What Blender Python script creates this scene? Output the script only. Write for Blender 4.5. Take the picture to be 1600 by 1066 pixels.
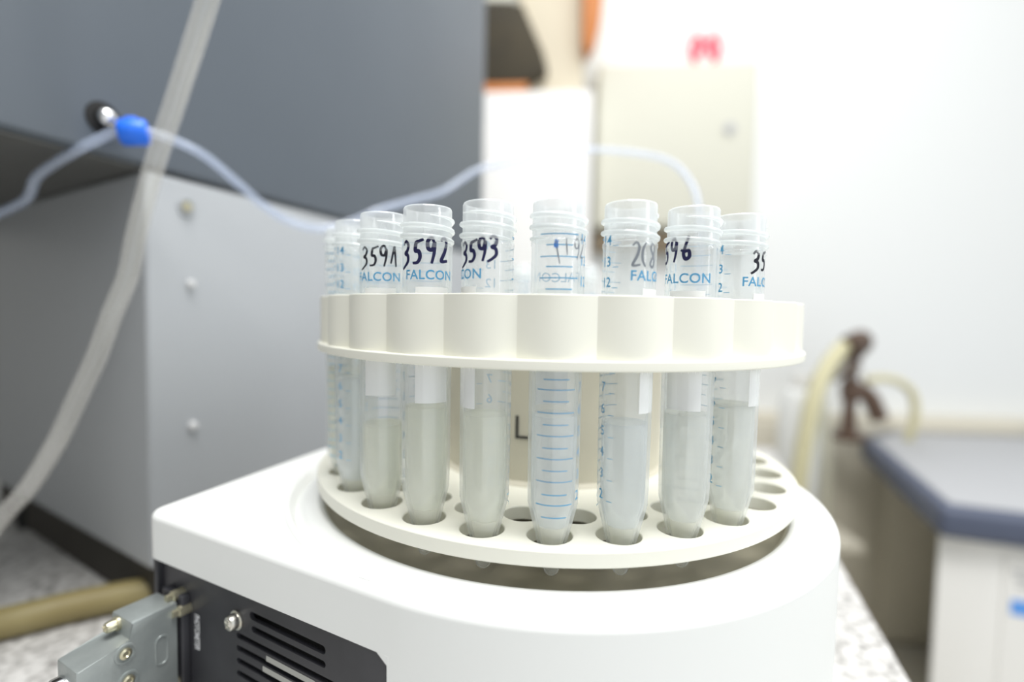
import bpy, bmesh, math, random
from mathutils import Vector, Matrix, Quaternion
random.seed(7)
for o in list(bpy.data.objects): bpy.data.objects.remove(o)
C = bpy.context.scene.collection
S = 0.001                      # all helper coordinates are millimetres
PI = math.pi

# ------------------------------------------------------------------ camera, light, exposure
sc = bpy.context.scene
F_PX = 805.0
cam_d = bpy.data.cameras.new('camera'); cam = bpy.data.objects.new('camera', cam_d); C.objects.link(cam)
pitch, roll, yaw = -.0524, .0181, -.0787
fw = Vector((math.sin(yaw)*math.cos(pitch), math.cos(yaw)*math.cos(pitch), math.sin(pitch)))
r0 = fw.cross(Vector((0, 0, 1))).normalized(); u0 = r0.cross(fw)
r2 = r0*math.cos(roll) + u0*math.sin(roll); u2 = -r0*math.sin(roll) + u0*math.cos(roll)
m = Matrix((r2, u2, -fw)).transposed().to_4x4(); m.translation = Vector((0, -263.03, 70.663))*S
cam.matrix_world = m
cam_d.sensor_width = 36; cam_d.lens = F_PX*36/1600
cam_d.clip_start = .005; cam_d.clip_end = 30
cam_d.dof.use_dof = True; cam_d.dof.focus_distance = .168; cam_d.dof.aperture_fstop = 3.1
sc.camera = cam
w = bpy.data.worlds.new('daylight'); sc.world = w; w.use_nodes = True
bg = w.node_tree.nodes['Background']; bg.inputs[0].default_value = (.93, .97, 1, 1); bg.inputs[1].default_value = .68
def area(name, loc, target, size, power, col=(1, 1, 1), sy=None):
    d = bpy.data.lights.new(name, 'AREA'); d.size = size; d.energy = power; d.color = col
    if sy: d.shape = 'RECTANGLE'; d.size_y = sy
    o = bpy.data.objects.new(name, d); C.objects.link(o); o.location = loc
    o.rotation_euler = (Vector(target)-Vector(loc)).to_track_quat('-Z', 'Y').to_euler(); return o
area('ceiling_light_front', (.12, -.30, 1.5), (0, 0, 0), .7, 19, (1, .99, .97))
area('ceiling_light_back', (.7, .45, 1.9), (.3, .6, 0), 1.0, 9.5, (1, .99, .97), 1.4)
area('window_light', (1.15, -.42, .50), (0, 0, .05), .22, 2.6, (.97, .99, 1), .8)
sc.view_settings.view_transform = 'Standard'; sc.view_settings.look = 'None'
sc.view_settings.exposure = .50; sc.view_settings.gamma = 1; sc.view_settings.use_curve_mapping = False
sc.cycles.use_denoising = True
sc.cycles.max_bounces = 24; sc.cycles.transparent_max_bounces = 48; sc.cycles.transmission_bounces = 20

# ------------------------------------------------------------------ materials
def mat(name, col, rough=.5, metal=0, spec=.5, noise=None, bump=None, emit=None, coat=0):
    M = bpy.data.materials.new(name); M.use_nodes = True; nt = M.node_tree; b = nt.nodes['Principled BSDF']
    b.inputs['Base Color'].default_value = (*col, 1); b.inputs['Roughness'].default_value = rough
    b.inputs['Metallic'].default_value = metal; b.inputs['Specular IOR Level'].default_value = spec
    b.inputs['Coat Weight'].default_value = coat
    tc = nt.nodes.new('ShaderNodeTexCoord')
    if noise:       # (scale, second colour, low, high)
        n = nt.nodes.new('ShaderNodeTexNoise'); n.inputs['Scale'].default_value = noise[0]; n.inputs['Detail'].default_value = 6
        nt.links.new(tc.outputs['Object'], n.inputs['Vector'])
        r = nt.nodes.new('ShaderNodeValToRGB'); r.color_ramp.elements[0].position = noise[2]; r.color_ramp.elements[1].position = noise[3]
        r.color_ramp.elements[0].color = (*col, 1); r.color_ramp.elements[1].color = (*noise[1], 1)
        nt.links.new(n.outputs['Fac'], r.inputs[0]); nt.links.new(r.outputs[0], b.inputs['Base Color'])
    if bump:        # (scale, strength)
        n = nt.nodes.new('ShaderNodeTexNoise'); n.inputs['Scale'].default_value = bump[0]; n.inputs['Detail'].default_value = 3
        nt.links.new(tc.outputs['Object'], n.inputs['Vector'])
        bb = nt.nodes.new('ShaderNodeBump'); bb.inputs['Strength'].default_value = bump[1]; bb.inputs['Distance'].default_value = .0003
        nt.links.new(n.outputs['Fac'], bb.inputs['Height']); nt.links.new(bb.outputs[0], b.inputs['Normal'])
    return M
def clear(name, tint, milk, body, rough=.12, edge=.5, gloss=1.0):
    """translucent plastic: see-through, with a milky body that thickens towards grazing angles, and a sheen"""
    M = bpy.data.materials.new(name); M.use_nodes = True; nt = M.node_tree; nt.nodes.clear(); N = nt.nodes.new; L = nt.links.new
    out = N('ShaderNodeOutputMaterial'); tr = N('ShaderNodeBsdfTransparent'); tr.inputs[0].default_value = (*tint, 1)
    di = N('ShaderNodeBsdfDiffuse'); di.inputs[0].default_value = (*milk, 1)
    tl = N('ShaderNodeBsdfTranslucent'); tl.inputs[0].default_value = (*milk, 1)
    a = N('ShaderNodeMixShader'); a.inputs[0].default_value = .5; L(di.outputs[0], a.inputs[1]); L(tl.outputs[0], a.inputs[2])
    lw = N('ShaderNodeLayerWeight'); lw.inputs[0].default_value = .35
    mr = N('ShaderNodeMapRange'); mr.inputs[3].default_value = body; mr.inputs[4].default_value = edge
    L(lw.outputs['Facing'], mr.inputs[0])
    b = N('ShaderNodeMixShader'); L(mr.outputs[0], b.inputs[0]); L(tr.outputs[0], b.inputs[1]); L(a.outputs[0], b.inputs[2])
    g = N('ShaderNodeBsdfGlossy'); g.inputs['Roughness'].default_value = rough
    pw = N('ShaderNodeMath'); pw.operation = 'POWER'; pw.inputs[1].default_value = 4; L(lw.outputs['Facing'], pw.inputs[0])
    mu = N('ShaderNodeMath'); mu.operation = 'MULTIPLY_ADD'; mu.inputs[1].default_value = .35*gloss; mu.inputs[2].default_value = .07*gloss; L(pw.outputs[0], mu.inputs[0])
    c = N('ShaderNodeMixShader'); L(mu.outputs[0], c.inputs[0]); L(b.outputs[0], c.inputs[1]); L(g.outputs[0], c.inputs[2])
    L(c.outputs[0], out.inputs[0]); return M
def liquid(name, col, milk, cloud):
    M = bpy.data.materials.new(name); M.use_nodes = True; nt = M.node_tree; nt.nodes.clear(); N = nt.nodes.new; L = nt.links.new
    out = N('ShaderNodeOutputMaterial'); gl = N('ShaderNodeBsdfGlass'); gl.inputs[0].default_value = (*col, 1)
    gl.inputs['Roughness'].default_value = .06; gl.inputs['IOR'].default_value = 1.28
    tl = N('ShaderNodeBsdfTranslucent'); tl.inputs[0].default_value = (*milk, 1)
    di = N('ShaderNodeBsdfDiffuse'); di.inputs[0].default_value = (*milk, 1)
    a = N('ShaderNodeMixShader'); a.inputs[0].default_value = .5; L(di.outputs[0], a.inputs[1]); L(tl.outputs[0], a.inputs[2])
    b = N('ShaderNodeMixShader'); b.inputs[0].default_value = cloud; L(gl.outputs[0], b.inputs[1]); L(a.outputs[0], b.inputs[2])
    L(b.outputs[0], out.inputs[0]); return M
M_IVORY = mat('ivory_plastic', (.86, .85, .755), .42, spec=.35)
M_CASE = mat('casing_white', (.86, .87, .85), .38, spec=.4, bump=(900, .03))
M_WELLSHADE = mat('well_shade_tan', (.40, .37, .28), .35)  # casing colour with the shade under the disc painted in
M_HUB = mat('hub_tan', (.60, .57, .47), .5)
M_WALL = mat('wall_paint', (.80, .81, .80), .85, bump=(60, .05))
M_PP = clear('polypropylene', (1, 1, 1), (.95, .99, 1), .17, .10, .42)
M_PPT = clear('polypropylene_rim', (1, 1, 1), (.97, 1, 1), .45, .12, .75, 1.3)
M_PPN = clear('polypropylene_neck', (1, 1, 1), (.96, .99, 1), .26, .12, .6, 1.1)
M_TIP = clear('polypropylene_tip', (.99, .98, .92), (.97, .95, .84), .6, .2, .85)
M_HOSE = clear('hose_clear', (.97, .98, 1), (.70, .78, .93), .18, .25, .42)
M_ROD = clear('rod_clear', (1, 1, .99), (.97, .95, .93), .08, .25, .28)
M_HOSEM = clear('hose_milky', (.95, .95, .90), (.86, .85, .76), .40, .3, .7)
M_LQY = liquid('solution_pale_yellow', (.995, .998, .97), (.98, .98, .87), .60)
M_LQC = liquid('solution_clear', (.995, 1, 1), (.95, .985, .99), .50)
M_LQG = liquid('solution_faint', (.995, .998, .99), (.97, .98, .94), .54)
M_INK = mat('print_blue', (.11, .35, .58), .6, spec=.2)
M_MARK = mat('marker_navy', (.018, .018, .07), .6, spec=.2)
M_MARKB = mat('marker_black', (.02, .02, .03), .6, spec=.2)
M_MARKG = mat('marker_worn', (.22, .24, .27), .7, spec=.2)
M_BLUEMARK = mat('marker_blue', (.06, .22, .62), .6, spec=.2)
M_PATCH = mat('patch_white', (.90, .90, .88), .6)
M_DARK = mat('chassis_black', (.030, .030, .035), .42, noise=(35, (.055, .055, .062), .35, .75), spec=.4)
M_VOID = mat('vent_dark', (.006, .006, .006), .8)
M_TEXTW = mat('print_white', (.80, .80, .82), .6)
M_ZINC = mat('cast_zinc', (.30, .33, .325), .36, metal=.45, noise=(90, (.38, .41, .40), .3, .7), bump=(700, .25))
M_STEEL = mat('steel', (.72, .70, .64), .22, metal=1)
M_CHROME = mat('chrome', (.85, .85, .85), .08, metal=1)
M_BRASS = mat('yellowed_steel', (.62, .58, .42), .3, metal=.9)
M_BLUE = mat('clip_blue', (.02, .16, .80), .35, spec=.4)
M_GREY = mat('cabinet_slate', (.095, .112, .133), .40, noise=(5, (.105, .123, .145), .3, .7), spec=.5)
M_SOFFIT = mat('soffit_grey', (.10, .10, .095), .6)
M_LGREY = mat('cabinet_light', (.37, .385, .40), .42, spec=.4)
M_BENCH = mat('bench_speckle', (.60, .59, .57), .45, noise=(200, (.22, .21, .20), .42, .68))
M_FLOOR = mat('floor_vinyl', (.46, .44, .38), .6, noise=(4, (.52, .50, .44), .3, .7))
M_YHOSE = mat('hose_tan', (.24, .19, .075), .45, noise=(30, (.30, .25, .11), .3, .7))
M_BEIGE = mat('enclosure_beige', (.64, .63, .54), .6)
M_CREAM = mat('cupboard_cream', (.68, .61, .47), .6)
M_WALLG = mat('shading_wall_grey', (.36, .36, .35), .85)  # dark grey for the out-of-view walls that dim the left side
M_SCREW = mat('painted_screw', (.60, .60, .60), .35)
M_UNDERSHADOW = mat('under_shadow_brown', (.020, .016, .010), .7)  # near-black brown painting the shadow under the module
M_OFFW = mat('panel_offwhite', (.82, .81, .79), .6)
M_BROWN = mat('brown_case', (.025, .019, .008), .7, noise=(6, (.06, .045, .02), .35, .7))
M_ORANGE = mat('orange_wood', (.50, .16, .025), .55, noise=(12, (.58, .21, .05), .3, .7))
M_RED = mat('sticker_red', (.80, .03, .09), .6)
M_LID = mat('lid_slate_blue', (.075, .09, .14), .45)
M_LIDT = mat('lid_grey', (.43, .435, .45), .5)
M_TAN = mat('cabinet_taupe', (.66, .62, .52), .7)
M_LABEL = mat('label_blue', (.10, .32, .80), .5)
M_VALVE = mat('valve_brown', (.10, .06, .04), .45)
M_BHOSE = mat('hose_beige', (.60, .56, .36), .5)
M_TEXTD = mat('print_dark', (.03, .03, .03), .6)
M_TAUPE = mat('box_shade_taupe', (.22, .17, .11), .7)  # brown tone painting the shadow below the wall box

# ------------------------------------------------------------------ helpers
def finish(name, me, mt, parent=None, smooth=40):
    me.name = name
    o = bpy.data.objects.new(name, me); C.objects.link(o)
    me.materials.clear(); me.materials.append(mt)
    for p in me.polygons: p.use_smooth = smooth > 0
    if smooth > 0:
        try: me.set_sharp_from_angle(angle=math.radians(smooth))
        except Exception: pass
    if parent:
        o.parent = parent; o.matrix_parent_inverse = Matrix.Translation(-parent.location) if not parent.get('local') else Matrix()
    return o
def obj(name, bm, mt, parent=None, smooth=40):
    me = bpy.data.meshes.new(name)
    bmesh.ops.recalc_face_normals(bm, faces=bm.faces)
    bm.to_mesh(me); bm.free(); return finish(name, me, mt, parent, smooth)
def tag(o, label, cat, group=None):
    o['label'] = label; o['category'] = cat
    if group: o['group'] = group
    return o
def thing(name, loc, label, cat, group=None, local=False, rot=None):
    o = bpy.data.objects.new(name, None); C.objects.link(o); o.empty_display_size = .01
    o.location = Vector(loc)*S
    if rot is not None: o.rotation_euler = rot
    tag(o, label, cat, group)
    if local: o['local'] = 1
    return o
def struct(o): o['kind'] = 'structure'; return o
def lathe_bm(prof, seg=64, axis=(0, 0), bm=None, closed=False, z0=0):
    """prof: list of (r, z) in mm; r=0 ends become poles"""
    bm = bm or bmesh.new(); rings = []
    for r, z in prof:
        if r < 1e-6: rings.append([bm.verts.new(Vector((axis[0], axis[1], z+z0))*S)])
        else: rings.append([bm.verts.new(Vector((axis[0]+r*math.cos(2*PI*k/seg), axis[1]+r*math.sin(2*PI*k/seg), z+z0))*S) for k in range(seg)])
    pairs = list(zip(rings, rings[1:])) + ([(rings[-1], rings[0])] if closed else [])
    for a, b in pairs:
        for k in range(seg):
            j = (k+1) % seg
            if len(a) == 1 and len(b) == 1: continue
            if len(a) == 1: bm.faces.new((a[0], b[j], b[k]))
            elif len(b) == 1: bm.faces.new((a[k], a[j], b[0]))
            else: bm.faces.new((a[k], a[j], b[j], b[k]))
    return bm
def frame_bm(bm, O, ax, ay, az, start=0):
    """move verts (given in mm local, stored *S) into the frame O, ax, ay, az"""
    M = Matrix((Vector(ax), Vector(ay), Vector(az))).transposed().to_4x4(); M.translation = Vector(O)*S
    vs = list(bm.verts)[start:]
    for v in vs: v.co = M @ v.co
    return bm
def box_bm(x0, x1, y0, y1, z0, z1, bev=0, bm=None, seg=3):
    b = bmesh.new(); bmesh.ops.create_cube(b, size=1)
    for v in b.verts:
        v.co = Vector(((x0+x1)/2+v.co.x*(x1-x0), (y0+y1)/2+v.co.y*(y1-y0), (z0+z1)/2+v.co.z*(z1-z0)))*S
    if bev: bmesh.ops.bevel(b, geom=b.edges[:], offset=bev*S, segments=seg, profile=.5, affect='EDGES')
    if bm is None: return b
    me = bpy.data.meshes.new('t'); b.to_mesh(me); b.free(); bm.from_mesh(me); bpy.data.meshes.remove(me); return bm
def prism_bm(pts, z0, z1, bev=0, seg=3, bm=None):
    """pts: ccw outline (x, y) mm"""
    b = bmesh.new(); lo = [b.verts.new(Vector((x, y, z0))*S) for x, y in pts]; hi = [b.verts.new(Vector((x, y, z1))*S) for x, y in pts]
    n = len(pts); b.faces.new(lo[::-1]); b.faces.new(hi)
    for k in range(n): b.faces.new((lo[k], lo[(k+1) % n], hi[(k+1) % n], hi[k]))
    if bev: bmesh.ops.bevel(b, geom=b.edges[:], offset=bev*S, segments=seg, profile=.5, affect='EDGES')
    if bm is None: return b
    me = bpy.data.meshes.new('t'); b.to_mesh(me); b.free(); bm.from_mesh(me); bpy.data.meshes.remove(me); return bm
def smooth_path(pts, n=8):
    P = [Vector(p) for p in pts]; P = [P[0]*2-P[1]] + P + [P[-1]*2-P[-2]]; out = []
    for i in range(1, len(P)-2):
        for k in range(n):
            t = k/n; a, b, c, d = P[i-1], P[i], P[i+1], P[i+2]
            out.append(.5*((2*b)+(c-a)*t+(2*a-5*b+4*c-d)*t*t+(3*b-a-3*c+d)*t**3))
    out.append(P[-2]); return out
def sweep_bm(pts, r, seg=16, inner=None, bm=None, n=8, smooth=True):
    path = smooth_path(pts, n) if smooth else [Vector(p) for p in pts]
    bm = bm or bmesh.new()
    def shell(rad):
        rings = []; N = None
        for i, p in enumerate(path):
            t = (path[min(i+1, len(path)-1)]-path[max(i-1, 0)]).normalized()
            if N is None: N = t.orthogonal().normalized()
            N = (N - t*N.dot(t)).normalized(); B = t.cross(N)
            rr = rad(i/(len(path)-1)) if callable(rad) else rad
            rings.append([bm.verts.new((p+(N*math.cos(2*PI*k/seg)+B*math.sin(2*PI*k/seg))*rr)*S) for k in range(seg)])
        for a, b in zip(rings, rings[1:]):
            for k in range(seg): bm.faces.new((a[k], a[(k+1) % seg], b[(k+1) % seg], b[k]))
        return rings
    R = shell(r)
    if inner:
        Q = shell(inner)
        for a, b in ((R[0], Q[0]), (R[-1], Q[-1])):
            for k in range(seg): bm.faces.new((a[k], a[(k+1) % seg], b[(k+1) % seg], b[k]))
    else:
        bm.faces.new(R[0][::-1]); bm.faces.new(R[-1])
    return bm
def plate(name, outline, holes, z0, z1, mt, parent, bev=0, res=3, smooth=40):
    """flat plate with holes cut right through: outline/holes are lists of (x, y) mm"""
    cu = bpy.data.curves.new(name, 'CURVE'); cu.dimensions = '2D'; cu.fill_mode = 'BOTH'
    for pts in [outline]+holes:
        s = cu.splines.new('POLY'); s.points.add(len(pts)-1); s.use_cyclic_u = True
        for q, (x, y) in zip(s.points, pts): q.co = (x*S, y*S, 0, 1)
    cu.extrude = ((z1-z0)/2-bev)*S; cu.bevel_depth = bev*S; cu.bevel_resolution = res; cu.offset = -bev*S
    t = bpy.data.objects.new('t', cu); C.objects.link(t); dg = bpy.context.evaluated_depsgraph_get()
    me = bpy.data.meshes.new_from_object(t.evaluated_get(dg)); bpy.data.objects.remove(t); bpy.data.curves.remove(cu)
    bm = bmesh.new(); bm.from_mesh(me); bpy.data.meshes.remove(me)
    bmesh.ops.remove_doubles(bm, verts=bm.verts, dist=1e-6)
    bmesh.ops.translate(bm, verts=bm.verts, vec=(0, 0, (z0+z1)/2*S))
    o = obj(name, bm, mt, parent, smooth); wn = o.modifiers.new('normals', 'WEIGHTED_NORMAL'); wn.keep_sharp = True; return o
def circle(R, n=128, c=(0, 0), cw=False):
    p = [(c[0]+R*math.cos(2*PI*k/n), c[1]+R*math.sin(2*PI*k/n)) for k in range(n)]
    return p[::-1] if cw else p
def text_bm(txt, size, spacing=1.0, align='CENTER', bold=0):
    """letters in mm coordinates (x right, y up), stored as metres"""
    cu = bpy.data.curves.new('t', 'FONT'); cu.body = txt; cu.size = size*S; cu.align_x = align; cu.align_y = 'CENTER'
    cu.space_character = spacing; cu.resolution_u = 4; cu.offset = bold*S
    t = bpy.data.objects.new('t', cu); C.objects.link(t); dg = bpy.context.evaluated_depsgraph_get()
    me = bpy.data.meshes.new_from_object(t.evaluated_get(dg)); bpy.data.objects.remove(t); bpy.data.curves.remove(cu)
    bm = bmesh.new(); bm.from_mesh(me); bpy.data.meshes.remove(me); return bm
def join(bm, other, dx=0, dy=0):
    me = bpy.data.meshes.new('t')
    for v in other.verts: v.co += Vector((dx*S, dy*S, 0))
    other.to_mesh(me); other.free(); bm.from_mesh(me); bpy.data.meshes.remove(me)
def wrap(bm, R, ang0=0):
    """bend a flat print (x = arc length, y = height) round a vertical cylinder, face outwards; R mm or R(z)"""
    big = [e for e in bm.edges if abs(e.verts[0].co.x-e.verts[1].co.x) > .9*S]
    if big: bmesh.ops.subdivide_edges(bm, edges=big, cuts=6, use_grid_fill=False)
    for v in bm.verts:
        x, z = v.co.x/S, v.co.y/S; r = R(z) if callable(R) else R
        a = ang0+x/8.3 if callable(R) else ang0+x/R
        v.co = Vector((r*math.sin(a), -r*math.cos(a), z))*S
    return bm
def rect_flat(bm, x0, x1, y0, y1, nx=10, ny=1):
    g = [[bm.verts.new(Vector((x0+(x1-x0)*i/nx, y0+(y1-y0)*j/ny, 0))*S) for i in range(nx+1)] for j in range(ny+1)]
    for j in range(ny):
        for i in range(nx): bm.faces.new((g[j][i], g[j][i+1], g[j+1][i+1], g[j+1][i]))
    return bm
def stroke(bm, pts, wd):
    P = [p.xy for p in smooth_path([(x, y, 0) for x, y in pts], 8)]
    prev = None; n = len(P)
    for i, p in enumerate(P):
        t = (P[min(i+1, n-1)]-P[max(i-1, 0)]); t = t.normalized() if t.length else Vector((1, 0))
        k = wd/2*(.75+.4*math.sin(PI*i/(n-1)))
        nn = Vector((-t.y, t.x))*k
        a = bm.verts.new(Vector((p.x+nn.x, p.y+nn.y, 0))*S); b = bm.verts.new(Vector((p.x-nn.x, p.y-nn.y, 0))*S)
        if prev: bm.faces.new((prev[0], prev[1], b, a))
        prev = (a, b)
DIG = {'3': [[(.05, .86), (.3, 1), (.55, .85), (.45, .62), (.22, .52), (.48, .44), (.52, .2), (.25, .02), (-.1, -.12)]],
       '5': [[(.75, 1.0), (.45, .92), (.25, .85), (.2, .55), (.42, .52), (.52, .3), (.35, .08), (.0, .05)]],
       '9': [[(.52, .8), (.34, 1), (.08, .84), (.14, .56), (.4, .55), (.53, .82), (.5, .4), (.34, -.02)]],
       '2': [[(.05, .85), (.3, .98), (.5, .8), (.38, .45), (.1, .1), (.15, .02), (.6, .06)]],
       '1': [[(.05, .1), (.3, .8), (.38, .85), (.5, -.05)]],
       '6': [[(.5, 1), (.28, .6), (.15, .25), (.3, .02), (.55, .12), (.5, .38), (.22, .34), (-.05, .42)]],
       '(': [[(.35, 1), (.12, .7), (.1, .3), (.32, 0)]],
       '8': [[(.5, .9), (.25, .98), (.12, .78), (.5, .32), (.35, .02), (.1, .15), (.45, .6), (.5, .9)]],
       '*': [[(.1, .55), (.5, .62)], [(.15, .42), (.5, .78)], [(.2, .78), (.48, .4)], [(.3, .85), (.33, .35)], [(.12, .62), (.45, .5)]],
       '!': [[(.1, 1), (.2, .7), (.3, .35), (.45, -.1)]],
       '|': [[(.3, 1), (.34, .5), (.42, 0)]]}
def handwriting(txt, step, h, slope, wd):
    bm = bmesh.new()
    for i, c in enumerate(txt):
        for st in DIG.get(c, []): stroke(bm, [(i*step+x*h*.62, y*h+slope*i) for x, y in st], wd)
    return bm
def screw(name, O, n, r, h, mt, parent, head='pan'):
    """pan head with a cross recess and a washer, axis along n"""
    n = Vector(n).normalized(); a = n.orthogonal().normalized(); b = n.cross(a)
    bm = lathe_bm([(0, 0), (r*1.25, 0), (r*1.25, h*.22), (r, h*.24), (r, h*.65), (r*.86, h*.9), (r*.5, h), (r*.16, h), (r*.12, h*.62), (0, h*.6)], 24)
    for ang in (0, PI/2):
        st = len(bm.verts)
        box_bm(-r*.6, r*.6, -r*.1, r*.1, h*.985, h*1.03, bm=bm)
        M = Matrix.Rotation(ang+.4, 4, 'Z'); bm.verts.ensure_lookup_table()
        for v in bm.verts[st:]: v.co = M @ v.co
    frame_bm(bm, O, a, b, n); return obj(name, bm, mt, parent)

# ------------------------------------------------------------------ room
struct(obj('floor', box_bm(-1600, 3200, -1600, 1500, -930, -900), M_FLOOR, None, 0))
struct(obj('shading_wall_left', box_bm(-1700, -1600, -1600, 1500, -900, 2000), M_WALLG, None, 0))  # unseen dark wall, added to dim light on the left-facing sides
struct(obj('shading_wall_front', box_bm(-1600, -150, -1700, -1600, -900, 2000), M_WALLG, None, 0))  # unseen half-width wall behind the camera, added to darken the left front
struct(obj('wall_back', box_bm(-1600, 3200, 1400, 1500, -900, 2000), M_WALL, None, 0))
# laminate bench that carries the instruments
b = thing('lab_bench', (-200, 150, -900), 'white and grey speckled laminate bench top under the white autosampler', 'bench')
edge = [(-900, -420), (81, -420), (204, 33), (243, 177), (350, 572), (-900, 572)]
obj('bench_top', prism_bm(edge, -164, -132, 2), M_BENCH, b)
obj('bench_cabinet', prism_bm([(-880, -400), (50, -400), (205, 160), (305, 550), (-880, 550)], -900, -164.5), M_TAN, b, 0)

# ------------------------------------------------------------------ autosampler casing
cas = thing('autosampler', (0, 20, -132), 'glossy white autosampler base with rounded front, carrying the ivory tube carousel', 'laboratory instrument')
CO = Vector((-166, -67)); TA = math.radians(-20.9); RB = 127.0
def arc(R, a0, a1, n): return [(R*math.sin(a0+(a1-a0)*k/n), -R*math.cos(a0+(a1-a0)*k/n)) for k in range(n+1)]
front_arc = arc(RB, TA, PI/2, 60)
def rounded(p, prev, nxt, r, n=6):
    p, a, b = Vector(p), Vector(prev), Vector(nxt); u = (a-p).normalized(); v = (b-p).normalized()
    A, B = p+u*r, p+v*r
    return [tuple((A*(1-t)**2 + p*2*t*(1-t) + B*t*t)) for t in [k/n for k in range(n+1)]]
outline = rounded(CO, (-113, 130), front_arc[0], 7) + front_arc + [(127, 150), (-108, 150)]
cov = plate('cover', outline, [circle(121, 160, cw=True)], -32, -13, M_CASE, cas, bev=3.2, res=5)
well = [(126, -18), (126, -14.6), (122.5, -16.0), (120, -15.4), (118.0, -13.4), (116.4, -12.6), (111.5, -12.6), (109.8, -13.1), (109, -14.4), (108.4, -20.5), (107, -21.5), (0, -21.5), (0, -24), (112, -24), (126, -24)]
obj('carousel_well', lathe_bm(well, 160), M_CASE, cas)
obj('well_shade_layer', lathe_bm([(0, -21.2), (107.2, -21.2), (108.2, -20.4), (108.8, -15), (108.0, -15), (107.2, -20), (106, -20.9), (0, -20.9)], 120), M_WELLSHADE, cas)  # tan layer over the casing well, painting the shade beneath the disc
ridge = bmesh.new(); sweep_bm([(Vector((124.2*math.sin(math.radians(a)), -124.2*math.cos(math.radians(a)), -13.4))) for a in range(-84, -40, 4)], 1.7, 10, bm=ridge)
obj('ridge', ridge, M_CASE, cas)
ex = Vector((.90863719, -.41758646)); nn = Vector((-.41758646, -.90863719))
A2 = Vector((-165, -66)) - nn*2.5
def pp(t, off=0): return A2 + ex*t + nn*off
for v in cov.data.vertices:
    if v.co.z < -.028: v.co.z = -.032
cov.data.set_sharp_from_angle(angle=math.radians(40))
# white body below the cover, right of the black panel
FL = (Vector(front_arc[0])-CO).normalized(); p128 = CO+FL*129.2; low = [tuple(p128)] + arc(RB, TA, PI/2, 60) + [(127, 149), (-20, 149), (-20, -40)]
obj('body', prism_bm(low, -132, -32.0), M_CASE, cas, 40)
E3 = Vector((ex.x, ex.y, 0)); N3 = Vector((nn.x, nn.y, 0)); Z3 = Vector((0, 0, 1))
wd = prism_bm([(124.5, -32), (129.2, -35.2), (129.2, -32)], -.4, .45); frame_bm(wd, (A2.x, A2.y, 0), E3, Z3, N3)
obj('cover_corner', wd, M_CASE, cas)
# black rear panel with louvres (plane: x along the panel, y up, z outward)
def slot(x0, x1, zc, h, n=6):
    r = h/2; pts = []
    for k in range(n+1): a = -PI/2+PI*k/n; pts.append((x1-r+r*math.cos(a), zc+r*math.sin(a)))
    for k in range(n+1): a = PI/2+PI*k/n; pts.append((x0+r+r*math.cos(a), zc+r*math.sin(a)))
    return pts[::-1]
slots = [slot(62.5, 102, -39.9, 3.0), slot(63.5, 102, -44.7, 2.4)] + [slot(54.5, 112, -49.9-4.8*k, 2.2) for k in range(9)]
pan = plate('rear_panel', [(1.5, -130), (128, -130), (128, -32.1), (1.5, -32.1)], slots, -1.5, 0, M_DARK, None, smooth=30)
pan.data.transform(Matrix((E3, Z3, N3)).transposed().to_4x4()); pan.data.transform(Matrix.Translation(Vector((A2.x, A2.y, 0))*S)); pan.parent = cas; pan.matrix_parent_inverse = Matrix.Translation(-cas.location)
def onpanel(name, bm, mt, parent, smooth=40): return obj(name, frame_bm(bm, (A2.x, A2.y, 0), E3, Z3, N3), mt, parent, smooth)
onpanel('chassis', box_bm(1.5, 118, -130, -32.5, -20, -12), M_VOID, cas, 0)
onpanel('side_flange', box_bm(1.4, 4.5, -130, -32.2, -6, 2.0, .4), M_DARK, cas)
for k, (x0, x1, zc) in enumerate(((72, 97, -52.8), (70, 90, -57.3))):
    bb = box_bm(x0, x1, zc-.9, zc+.9, .02, .25)
    onpanel('data_strip', bb, mat('foil_strip', (.40, .40, .37), .5), pan)
# photometer lettering, running down the panel
tb = text_bm('PHOTOMETER', 2.2, .95, bold=.06)
for v in tb.verts: v.co = Vector((v.co.y*2.1+28.9*S, -v.co.x*1.05-57.3*S, .08*S))
onpanel('printed_word', tb, M_TEXTW, pan, 0)
O = pp(55.6); screw('panel_screw', (O.x, O.y, -43.7), N3, 2.9, 4.2, M_STEEL, pan)
# socket plate behind the plug, standoffs
onpanel('socket', box_bm(10, 24.5, -80, -43, .05, 3.2, .5), M_DARK, cas)
for x, z in ((19.5, -43.6), (23.6, -48.6), (20.5, -78.5)):
    O = pp(x, 0); s = lathe_bm([(0, -1), (2.2, -1), (2.2, 4.2), (1.5, 4.6), (1.5, 6.5), (0, 6.5)], 8); frame_bm(s, (O.x, O.y, z), E3, Z3, N3)
    obj('standoff', s, M_BRASS, cas, 20)

# ------------------------------------------------------------------ cable plug with cast hood
O = pp(23.4); plug = thing('cable_connector', (O.x, O.y, -132), 'grey cast metal cable connector plugged into the black panel, lower left', 'connector')
def onplug(name, bm, mt, smooth=40, par=None):   # x = outward, y = up, z = across towards +ex
    return obj(name, frame_bm(bm, (O.x, O.y, 0), N3, Z3, E3), mt, par or plug, smooth)
prof = [(4.2, -104), (37, -104), (37, -53.4), (20.3, -51.3), (20.3, -44.6), (4.2, -44.6)]
hood = onplug('hood', prism_bm(prof, -14.5, 0, .7, 2), M_ZINC)
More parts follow.
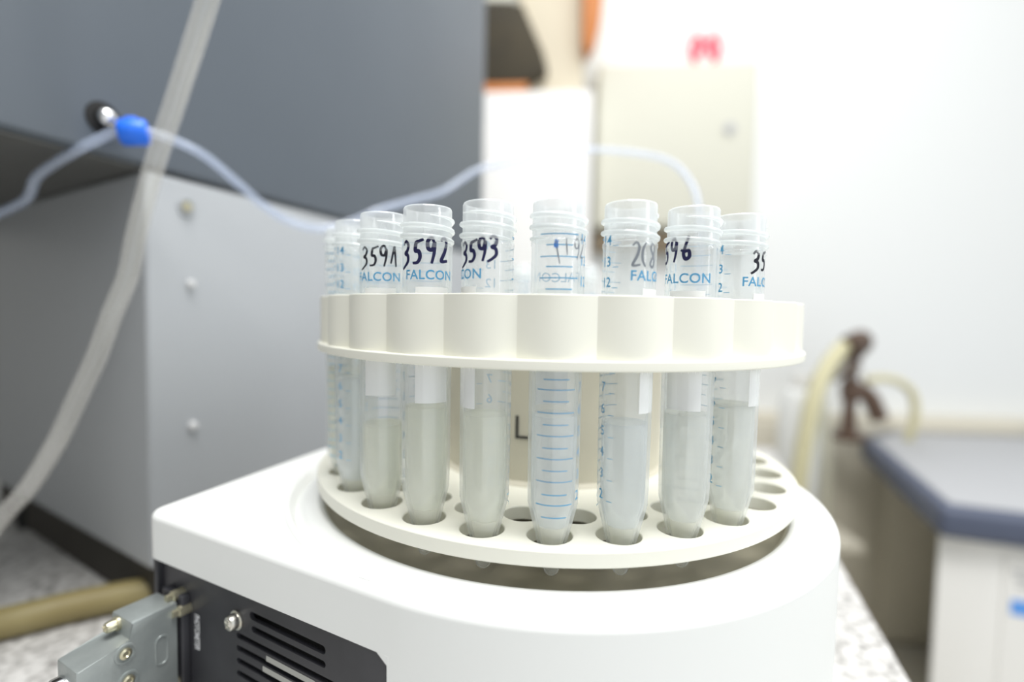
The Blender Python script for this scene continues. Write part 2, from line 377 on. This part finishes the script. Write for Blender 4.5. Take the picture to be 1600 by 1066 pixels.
# raised stadium outline and screw recesses on the side face
def ringpts(cx, cy, w, h, n=8):
    r = w/2; p = []
    for k in range(n+1): a = PI*k/n; p.append((cx+r*math.cos(a), cy+h/2-r+r*math.sin(a), 0))
    for k in range(n+1): a = PI+PI*k/n; p.append((cx+r*math.cos(a), cy-h/2+r+r*math.sin(a), 0))
    return p+[p[0]]
onplug('stadium_rim', sweep_bm([Vector(p)+Vector((0, 0, .05)) for p in ringpts(10.2, -60.6, 4.2, 11)], .3, 6, smooth=False), M_ZINC, par=hood)
for sx, sz in ((22.4, -54.9), (21.6, -65.5)):
    onplug('screw_boss', lathe_bm([(3.6, 0), (3.5, .5), (2.9, .55), (2.8, .1), (0, .1)], 28, axis=(sx, sz)), M_ZINC, par=hood)
    q = lathe_bm([(0, .1), (2.0, .1), (2.0, .7), (1.2, 1.0), (.9, .6), (0, .6)], 20, axis=(sx, sz)); onplug('hood_screw', q, M_BRASS, par=hood)
q = O + nn*20.3 + ex*-9.5; screw('thumb_screw', (q.x, q.y, -47.6), N3, 2.1, 4.5, M_BRASS, plug)
q = O + nn*37 + ex*-9; s = lathe_bm([(0, 0), (5, 0), (5, 3), (4.2, 4.2), (3.4, 4.4), (3.2, 2.2), (0, 2.2)], 24); frame_bm(s, (q.x, q.y, -62.5), E3, Z3, N3); obj('cable_gland', s, M_CHROME, plug)

# ------------------------------------------------------------------ carousel
N = 28; STEP = 2*PI/N; PH_T = .0114; PH_D = .004; RT = 100.13
car = thing('tube_carousel', (0, 0, -20), 'round ivory plastic carousel rack with scalloped upper ring holding the tubes', 'tube rack')
def pol(R, a): return (R*math.sin(a), -R*math.cos(a))
holes = [circle(7.37, 32, pol(100.12, PH_D+i*STEP), True) for i in range(N)] + [circle(7.0, 32, pol(84, PH_D+(i+.5)*STEP), True) for i in range(N)]
plate('base_disc', circle(112.3, 200), holes, -5.06, 0, M_IVORY, car, bev=.5, res=2)
holes = [circle(8.75, 32, pol(RT-.1, PH_T+i*STEP), True) for i in range(N)] + [circle(8.6, 32, pol(81.5, PH_T+(i+.5)*STEP), True) for i in range(N)]
plate('top_plate', circle(104.2, 200), holes, 72.2, 74.6, M_IVORY, car, bev=.3, res=1)
def scallop(off):
    out = []
    for i in range(N):
        for k in range(-8, 8):
            t = k/8*STEP/2; # bulge centred on a tube slot
            r = 110.9+off-3.0*(1-math.cos(PI*k/16))
            out.append(pol(r, PH_T+i*STEP+t))
    return out
plate('scalloped_wall', scallop(0), [scallop(-1.4)[::-1]], 54.6, 76.8, M_IVORY, car, bev=.45, res=2, smooth=28)
plate('flange', circle(112.1, 200), [circle(98, 120, cw=True)], 54.0, 57.2, M_IVORY, car, bev=.5, res=2)
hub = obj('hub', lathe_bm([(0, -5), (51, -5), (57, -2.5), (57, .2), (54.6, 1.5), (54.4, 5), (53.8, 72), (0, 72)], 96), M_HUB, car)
L_ = text_bm('L.', 14, 1.0, 'LEFT'); L_ = wrap(L_, 54.45, math.radians(-16.5)); bmesh.ops.translate(L_, verts=L_.verts, vec=(0, 0, 23.5*S))
for v in L_.verts: v.co.x *= 1.004; v.co.y *= 1.004
obj('hub_lettering', L_, M_TEXTD, hub, 0)
obj('spindle', lathe_bm([(0, -20.7), (22, -20.7), (22, -5), (0, -5)], 48), M_IVORY, car)

# ------------------------------------------------------------------ tubes
TOP = 118.5; ZT = 105.5 - TOP       # tip height
def outer_r(z):
    if z > 24: return 8.05+.25*min(1, (z-24)/60)
    return 8.05
prof_out = [(0, 0), (1.3, .2), (2.2, 1.0), (2.7, 2.4), (4.95, 11.5), (7.55, 22), (8.0, 24), (8.15, 30), (8.3, 60), (8.3, 104.5), (8.5, 105), (8.5, 106), (8.2, 106.4)]
prof_in = [(7.3, 106.4), (7.3, 104), (7.3, 60), (7.1, 24.5), (6.6, 22), (3.9, 11.5), (1.3, 3), (0, 2.2)]
def shared(name, bm, mt, smooth=45):
    o = obj(name, bm, mt, None, smooth); me = o.data; bpy.data.objects.remove(o); return me
ME_WALL = shared('tube_wall', lathe_bm(prof_out+prof_in, 48), M_PP)
ME_NECK = shared('neck', lathe_bm([(7.2, 106.42), (8.1, 106.42), (8.1, 117.7), (7.8, 118.35), (7.5, 118.5), (7.2, 118.3), (7.1, 117.4)], 48, closed=True), M_PPN)
th = bmesh.new()
hel = [Vector((8.35*math.sin(a*.3), -8.35*math.cos(a*.3), 115.0-a*.3/(2*PI)*3.5)) for a in range(0, 52)]
sweep_bm(hel, lambda t: .85*min(1, 8*t+.1, 8*(1-t)+.1), 8, bm=th, smooth=False)
ME_THREAD = shared('screw_thread', th, M_PPT)
ME_TIP = shared('conical_tip', lathe_bm([(0, 2.3), (1.25, 3.2), (3.75, 11.5), (5.25, 16.9), (0, 16.9)], 32), M_TIP)
def zy(y): return 70.66-(y-493)*162.5/805 - ZT      # heights on the tube read along its front
gr = bmesh.new()
for y, wd in ((374, 1), (390, 0), (407, 1), (422, 0), (438.5, 1), (455, 0), (471, 1), (488, 0), (505, 1), (522, 0), (539, 1), (556, 0), (572.5, 1), (589.5, 0), (605, 1), (622.5, 0), (640, 1), (658, 0), (675, 1), (693.5, 0), (710, 1), (728, 0), (745, 1), (765, 0), (781, 1), (800, 0)):
    h = 6.2 if wd else 4.1; z = zy(y); rect_flat(gr, -h, h, z-.17, z+.17, 14)
RP = lambda z: outer_r(z)+.06 + (0 if z < 104.4 else .0)
ME_GRAD = shared('graduation_lines', wrap(gr, RP, PI), M_INK, 0)
nu = bmesh.new()
for s_, y in (('14', 380), ('13', 412), ('12', 443), ('11', 475), ('10', 507), ('9', 540), ('8', 572), ('7', 603), ('6', 637), ('5', 671), ('4', 704), ('3', 738), ('2', 771)):
    join(nu, text_bm(s_, 4.3, 1.0, bold=.05), 0, zy(y))
    rect_flat(nu, 2.6, 4.6, zy(y)-1.7, zy(y)-1.5, 3)
ME_NUM = shared('volume_numbers', wrap(nu, RP, math.radians(-117)), M_INK, 0)
br = bmesh.new(); join(br, text_bm('FALCON', 4.3, 1.05, bold=.06), 0, zy(433.5))
ME_BRAND = shared('brand_lettering', wrap(br, RP, 0), M_INK, 0)
pa = rect_flat(bmesh.new(), -4.6, 6.9, zy(640), zy(452), 16, 8)
ME_PATCH = shared('writing_patch', wrap(pa, RP, 0), M_PATCH)
LQ = {}
def liquid_me(level, mt):
    z = level; p = [(0, 17.0), (5.2, 17.05), (6.5, 22), (7.0, 24.5)]
    if z > 60: p += [(7.15, 60)]
    p += [(7.17, z+.1), (7.0, z-.5), (6.2, z-.95), (4.5, z-1.15), (0, z-1.25)]
    return shared('liquid', lathe_bm(p, 48), mt, 60)
GRP = 'conical tubes standing in the carousel'
CAMXY = Vector((0, -263.03))
def add_tube(slot, phi, level, mt, label, marks=(), lean=1.0):
    a = PH_T+slot*STEP; x, y = pol(RT+.2, a)
    face = math.atan2(CAMXY.x-x, -(CAMXY.y-y))    # direction of the camera as seen from the tube, local angle
    t = thing('conical_tube', (x, y, ZT), label, 'tube', GRP, local=True)
    ax = Vector((math.cos(a), math.sin(a), 0)); tilt = math.radians(.15)
    # rotation about its own axis, then a slight lean in its hole
    R = Matrix.Rotation(tilt, 3, ax) @ Matrix.Rotation(face+math.radians(phi), 3, 'Z')
    t.rotation_euler = R.to_euler()
    def part(me, name, par=None):
        o = bpy.data.objects.new(name, me); C.objects.link(o); o.parent = par or t; return o
    wl = part(ME_WALL, 'tube_wall'); part(ME_NECK, 'neck'); part(ME_THREAD, 'screw_thread'); part(ME_TIP, 'tip'); part(ME_GRAD, 'graduation_lines', wl)
    part(ME_NUM, 'volume_numbers', wl); part(ME_BRAND, 'brand_lettering', wl); part(ME_PATCH, 'writing_patch', wl)
    if level: part(liquid_me(level, mt), 'liquid')
    for txt, start, step, h, slope, wd, y0, mm in marks:     # start angle is relative to the camera side
        bm = handwriting(txt, step, h, slope, wd)
        for v in bm.verts: v.co.y += zy(y0)*S
        wrap(bm, RP, math.radians(start-phi))
        o = obj('handwritten_number', bm, mm, None, 0); o.parent = wl
    return t
def lv(y, k=162.5): return 70.66-(y-493)*k/805-ZT
add_tube(0, 183, lv(649), M_LQC, 'capless tube at the front middle, its blue graduation lines facing the viewer',
         (('*', -12, 2, 5.5, 0, .55, 405, M_BLUEMARK), ('!', -8, 2.2, 6.0, 0, .4, 415, M_MARKG), ('|', 10, 2.2, 5.0, .3, .4, 405, M_MARKG), ('92', 34, 2.4, 6.0, .4, .45, 410, M_MARKG)))
add_tube(-1, -72, lv(652, 164), M_LQY, 'tube marked 3593, first one left of the front middle tube', (('3593', -68, 3.4, 7.0, .55, 1.0, 419, M_MARK),))
add_tube(-2, 5, lv(642, 172), M_LQY, 'tube marked with large 3592, second one left of the front middle tube', (('3592', -66, 4.6, 8.0, .5, 1.15, 419, M_MARK),))
add_tube(-3, -15, lv(672, 184), M_LQY, 'tube marked 3591 with the lowest liquid level, left side of the carousel', (('3591', -58, 3.6, 7.0, .25, .8, 417, M_MARKB),))
add_tube(-4, 70, lv(600, 197), M_LQC, 'blurred tube showing pale blue numbers, between the far left tube and the 3591 tube')
add_tube(-5, 150, lv(585, 214), M_LQY, 'farthest left tube, almost hidden behind its neighbour, holding yellowish liquid')
add_tube(1, 62, lv(660), M_LQC, 'tube first right of the front middle one, numbers down its left edge', (('2(8', 4, 2.9, 7.2, -.1, .75, 419, M_MARKG),))
add_tube(2, -17, lv(641, 172), M_LQG, 'tube marked 596, second one right of the front middle tube', (('3596', -108, 4.1, 7.2, .55, 1.0, 412, M_MARK),))
add_tube(3, 68, lv(624, 184), M_LQG, 'rightmost tube in the carousel, highest liquid level, black marker at its right edge', (('35', 30, 3.6, 6.6, .3, 1.0, 416, M_MARKB),))
add_tube(13, 20, 70, M_LQG, 'far tube at the back rim, seen in the gap right of the front middle tube')
add_tube(15, 200, 70, M_LQG, 'far tube at the back rim, seen in the gap left of the front middle tube')

# ------------------------------------------------------------------ instruments on the left
W = Vector((74, 244)).normalized(); P0 = Vector((-199, 219)); WL = Vector((-W.y, W.x))     # along the front face / into the cabinet
def fp(s, d, z=None): p = P0+W*s+WL*d; return (p.x, p.y) if z is None else (p.x, p.y, z)
s_c = (Vector((-259, 43))-P0).dot(W); s_e = (Vector((-111, 510))-P0).dot(W)
low_t = thing('instrument_module', fp(0, 200, -132), 'light grey boxy instrument module on the bench beneath the slate grey cabinet', 'laboratory instrument')
LD = Vector((-233, 120)).normalized()
c0 = Vector(fp(s_c, 1.5)); c1 = Vector(fp(s_e, 1.5))
quad = [tuple(c0), tuple(c1), tuple(c1+LD*340), tuple(c0+LD*340)]
obj('housing', prism_bm(quad, -100, 156.5, 4, 4), M_LGREY, low_t)
pq = [fp(s_c+5, 6), fp(s_e-10, 6)]; LDx = LD*310
obj('under_shadow_block', prism_bm([pq[0], pq[1], (pq[1][0]+LDx.x, pq[1][1]+LDx.y), (pq[0][0]+LDx.x, pq[0][1]+LDx.y)], -131, -100.2), M_UNDERSHADOW, low_t)  # dark block put in for the shadow between module and bench
for s_, d_ in ((s_c+30, 30), (s_e-30, 30), (s_c+60, 250), (s_e-20, 250)):
    f = lathe_bm([(0, -132), (14, -132), (15, -99), (0, -99)], 24, axis=fp(s_, d_)); obj('foot', f, M_VOID, low_t)
nrm = (-WL.x, -WL.y, 0)
for (X, Y, Z), r_, m_ in (((-245, 67, 138), 2.6, M_BRASS), ((-245, 69, 87), 2.5, M_SCREW), ((-245, 69, -10), 2.6, M_SCREW)):
    s_ = (Vector((X, Y))-P0).dot(W); q = fp(s_, .9)
    screw('cover_screw', (q[0], q[1], Z), nrm, r_, 3.0, m_, low_t)
    if m_ is M_BRASS:
        d = lathe_bm([(4.4, 0), (6.6, 0), (6.2, .8), (4.7, .8)], 28, closed=True); frame_bm(d, (*fp(s_, 1.2), Z), (W.x, W.y, 0), (0, 0, 1), nrm); obj('screw_collar', d, M_LGREY, low_t)
up = thing('instrument_cabinet', fp(0, 200, 157), 'large slate grey instrument cabinet towering over the light grey module', 'laboratory instrument')
s_u = s_c-190
uq = [fp(s_u, 0), fp(s_e+8, 0), fp(s_e+8, 420), fp(s_u, 420)]
obj('housing', prism_bm(uq, 158.5, 720, 3, 3), M_GREY, up)
uq2 = [fp(s_u+6, 6), fp(s_e, 6), fp(s_e, 410), fp(s_u+6, 410)]
obj('underside', prism_bm(uq2, 156.6, 158.4), M_SOFFIT, up)
sk = (Vector((-260, 19))-P0).dot(W)
f = lathe_bm([(9.5, 0), (9.5, .6), (6, 1.0), (6, .2), (0, .2)], 32); frame_bm(f, (*fp(sk, -.1), 178), (W.x, W.y, 0), (0, 0, 1), nrm); obj('fixing_hole', f, M_VOID, up)
f = lathe_bm([(0, 0), (5, 0), (5, 3), (4.2, 5.5), (2, 7), (0, 7.2)], 32); frame_bm(f, (*fp(sk, -.8), 178.5), (W.x, W.y, 0), (0, 0, 1), nrm); obj('chrome_stud', f, M_CHROME, up)
# blue clip hanging on the stud
cl = thing('hose_clip', fp(sk+5, -8, 170), 'bright blue plastic clip on a chrome stud, holding the thin hose', 'clip')
K = Vector((-239, 16.5, 169.5)); W3 = Vector((W.x, W.y, 0)); NR = Vector(nrm)
bm = lathe_bm([(2.8, -7), (6.0, -7), (7.2, -5.5), (7.2, 5.5), (6.0, 7), (2.8, 7)], 28, closed=True)
dirh = Vector((1, .55, .16)).normalized(); sid = dirh.orthogonal().normalized()
frame_bm(bm, K, sid, dirh.cross(sid), dirh); obj('sleeve', bm, M_BLUE, cl)
bm = box_bm(-3, 3.5, -2.5, 5.5, -4.0, 6.0, 1.5); frame_bm(bm, K+Vector((-5.5, 5, 4)), dirh, Vector((0, 0, 1)), dirh.cross(Vector((0, 0, 1)))); obj('clip_arm', bm, M_BLUE, cl)
hose = [(-350, 15, 117), (-330, 15, 121), (-303, 13, 131), (-291, 9, 143), (-268, 7, 155), (-254, 10, 164), (-246, 12, 168), (-234, 18, 170.5), (-222, 26, 168), (-213, 40, 163), (-207, 61, 153), (-199, 77, 142), (-189, 92, 134), (-173, 108, 131), (-155, 121, 138), (-138, 132, 149), (-119, 154, 161), (-97, 177, 174), (-83, 189, 187), (-68, 202, 200), (-35, 216, 212), (-5, 222, 222), (53, 227, 223), (100, 223, 213), (119, 210, 189), (123, 194, 158), (121, 179, 112), (118, 165, 60), (116, 158, -4)]
tag(obj('thin_hose', sweep_bm(hose, 2.7, 14, 1.7), M_HOSE), 'thin bluish clear hose held by the blue clip, arching past the grey cabinet', 'hose')
rod = [(-118, -48, 300), (-139, -42, 250), (-157, -37, 208), (-182, -24, 172), (-203, -14, 140), (-217, -9, 108), (-223, -8, 87), (-233, -8, 65), (-243, -7, 43), (-255, -7, 20), (-267, -7, -3), (-287, -5, -30), (-308, -4, -52), (-322, -22, -90), (-330, -52, -126)]
tag(obj('drain_tube', sweep_bm(rod, 4.8, 18, 3.6), M_ROD), 'thick milky tube slanting down from the top edge in front of the instruments', 'tube')
th_ = [(-420, -40, -122.5), (-379, -16, -122.5), (-331, 14, -122.5), (-306, 35, -122.5), (-281, 52, -122.5), (-252, 66, -122.5), (-222, 76, -122.5), (-185, 84, -122.5)]
tag(obj('bench_hose', sweep_bm(th_, 9.4, 20), M_YHOSE), 'tan rubber hose lying on the bench behind the cable connector', 'hose')

# ------------------------------------------------------------------ background, right and centre
bin_ = thing('chiller_unit', (900, 900, -900), 'floor standing white unit with slate blue lid, right edge', 'laboratory equipment')
lid = [(676, 668), (1500, 410), (1500, 1305), (960, 1305), (842, 1195)]
obj('lid', prism_bm(lid, -304, -250, 12, 4), M_LID, bin_)
inn = [(706, 690), (1490, 445), (1490, 1265), (975, 1265), (870, 1185)]
obj('lid_panel', prism_bm(inn, -252, -247.5, 1.5, 2), M_LIDT, bin_)
bod = [(702, 706), (760, 682), (1490, 455), (1490, 1290), (1150, 1290)]
obj('body', prism_bm(bod, -900, -304.5, 6, 3), M_OFFW, bin_)
def quadlab(name, x, y, z, w_, h_, mt, par, d=(.955, -.296)):
    D3 = Vector((d[0], d[1], 0)).normalized(); Nn = Vector((D3.y, -D3.x, 0))
    bm = box_bm(-w_/2, w_/2, -h_/2, h_/2, .0, 1.5); frame_bm(bm, (x, y, z), D3, Z3, Nn); return obj(name, bm, mt, par, 0)
def onface(s_, off, z): return (760+.955*s_-.297*off, 682-.297*s_-.955*off, z)
quadlab('front_panel', *onface(400, .2, -610), 740, 560, M_OFFW, bin_)
quadlab('blue_label', *onface(86, 2, -418), 90, 26, M_LABEL, bin_)
for k in range(3): quadlab('grey_print', *onface(62, 2, -356-k*12), 44-8*k, 4.5, M_LIDT, bin_)
# taupe cabinet along the wall
cb = thing('low_cupboard', (800, 1330, -900), 'taupe low cupboard against the wall, behind the slate blue lidded unit', 'cupboard')
obj('carcass', box_bm(420, 2400, 1330, 1399, -900, -215, 3), M_TAN, cb)
for x in (780, 1180): obj('door', box_bm(x-180, x+180, 1316, 1329.5, -880, -235, 2), M_TAN, cb)
# wall tap with beige hoses
tp = thing('valve_manifold', (640, 1000, -250), 'brown valve cluster with looping beige hoses beside the slate blue lid', 'valve')
m_ = bmesh.new()
lathe_bm([(0, -250), (42, -250), (46, -236), (20, -230), (15, -150), (24, -140), (24, -95), (14, -88), (15, -30), (30, -20), (32, 8), (18, 18), (0, 20)], 28, axis=(800, 1180), bm=m_)
obj('valve_body', m_, M_VALVE, tp)
s3 = bmesh.new(); sweep_bm([(800, 1180, -50), (760, 1150, -50), (728, 1128, -62), (705, 1114, -70)], 24, 14, bm=s3); obj('left_branch', s3, M_VALVE, tp)
s3 = bmesh.new(); sweep_bm([(800, 1180, -110), (840, 1170, -130), (870, 1165, -190)], 22, 14, bm=s3); obj('right_branch', s3, M_VALVE, tp)
s3 = bmesh.new(); sweep_bm([(805, 1185, -20), (815, 1160, 10), (790, 1130, 24), (750, 1110, 10)], 22, 14, bm=s3); obj('top_branch', s3, M_VALVE, tp)
h1 = [(775, 1150, 14), (728, 1110, -10), (680, 1080, -60), (648, 1060, -130), (628, 1050, -230), (615, 1045, -340), (612, 1045, -470)]
tag(obj('beige_hose', sweep_bm(h1, 19, 14), M_BHOSE), 'outer beige hose dropping left from the brown valve cluster', 'hose')
h2 = [(750, 1125, -40), (705, 1095, -70), (672, 1075, -115), (690, 1080, -200), (700, 1080, -320), (704, 1080, -460)]
tag(obj('beige_hose', sweep_bm(h2, 12, 14), M_HOSEM), 'inner pale hose below the brown valve cluster, beside the white bottle', 'hose')
h3 = [(830, 1170, -88), (880, 1170, -82), (925, 1170, -95), (955, 1170, -130), (960, 1170, -190), (950, 1175, -246)]
tag(obj('beige_hose', sweep_bm(h3, 11, 14), M_BHOSE), 'short brown beige hose hooking right onto the slate blue lid', 'hose')
bt = thing('white_bottle', (640, 1090, -480), 'white plastic bottle standing low beneath the beige hoses', 'bottle')
obj('bottle_body', lathe_bm([(0, -470), (48, -470), (52, -460), (52, -150), (40, -118), (20, -108), (20, -90), (0, -90)], 32, axis=(655, 1140)), M_WALL, bt)
obj('cap', lathe_bm([(24, -104), (24, -76), (0, -76)], 24, axis=(655, 1140)), M_OFFW, bt)
obj('support_shelf', box_bm(560, 760, 1010, 1315, -490, -470.5, 2), M_TAN, cb)
# wall items
en = thing('electrical_enclosure', (345, 1395, 300), 'beige wall mounted electrical box with a small lock, behind the tubes', 'electrical box')
obj('box', box_bm(114, 572, 1300, 1399, 330, 805, 6), M_BEIGE, en)
ed = obj('door', box_bm(122, 564, 1288, 1299.5, 340, 797, 4), M_BEIGE, en)
obj('lock', frame_bm(lathe_bm([(0, 0), (15, 0), (15, 6), (0, 8)], 24), (492, 1287.8, 612), (1, 0, 0), (0, 0, 1), (0, -1, 0)), M_LIDT, ed)
tag(obj('box_shade_strip', box_bm(118, 568, 1330, 1399, 268, 328, 3), M_TAUPE), 'brown trunking strip right below the beige electrical box', 'shade')  # solid brown strip painting the shadow under the box
st = text_bm('(X)', 84, .85, bold=5); frame_bm(st, (445, 1397.0, 894), (1, 0, 0), (0, 0, 1), (0, -1, 0))
tag(obj('wall_sticker', st, M_RED, None, 0), 'small red sticker mark on the white wall, upper right', 'sticker')
wc = thing('white_cupboard', (-80, 1250, -900), 'tall off white cupboard between the grey cabinet and the beige electrical box', 'cupboard')
obj('carcass', box_bm(-560, 96, 1200, 1398, -900, 690, 5), M_OFFW, wc)
obj('door', box_bm(-230, 90, 1186, 1199.5, -860, 682, 3), M_OFFW, wc)
cc = thing('cream_carton', (-20, 1260, 691), 'cream carton on top of the white cupboard', 'box')
obj('carton_body', box_bm(-120, 72, 1260, 1390, 690.8, 1180, 6), M_CREAM, cc)
obj('lid_flap', box_bm(-122, 74, 1256, 1392, 1040, 1060, 2), M_CREAM, cc)
bc = thing('brown_case', (-150, 1230, 691), 'dark brown slanted case on the white cupboard, against the cream carton', 'case')
bm = prism_bm([(-330, 716), (-90, 716), (-30, 750), (-45, 800), (-105, 930), (-330, 940)], -1255, -1205, 5, 3)
for v in bm.verts: v.co = Vector((v.co.x, -v.co.z, v.co.y))
obj('case_body', bm, M_BROWN, bc)
bm = prism_bm([(-330, 946), (-125, 936), (-165, 1020), (-330, 1040)], -1250, -1208, 5, 3)
for v in bm.verts: v.co = Vector((v.co.x, -v.co.z, v.co.y))
obj('case_lid', bm, M_BEIGE, bc)
tag(obj('wooden_strip', box_bm(-330, -85, 1203, 1252, 691, 715, 4), M_ORANGE), 'orange wooden strip under the dark brown case', 'wood strip')
bm = prism_bm([(64, 830), (78, 790), (98, 822), (112, 880), (118, 960), (118, 1120), (60, 1120)], -1262, -1205, 4, 3)
for v in bm.verts: v.co = Vector((v.co.x, -v.co.z, v.co.y))
tag(obj('wooden_bracket', bm, M_ORANGE), 'orange wooden piece hanging at the top edge beside the cream carton', 'wood bracket')
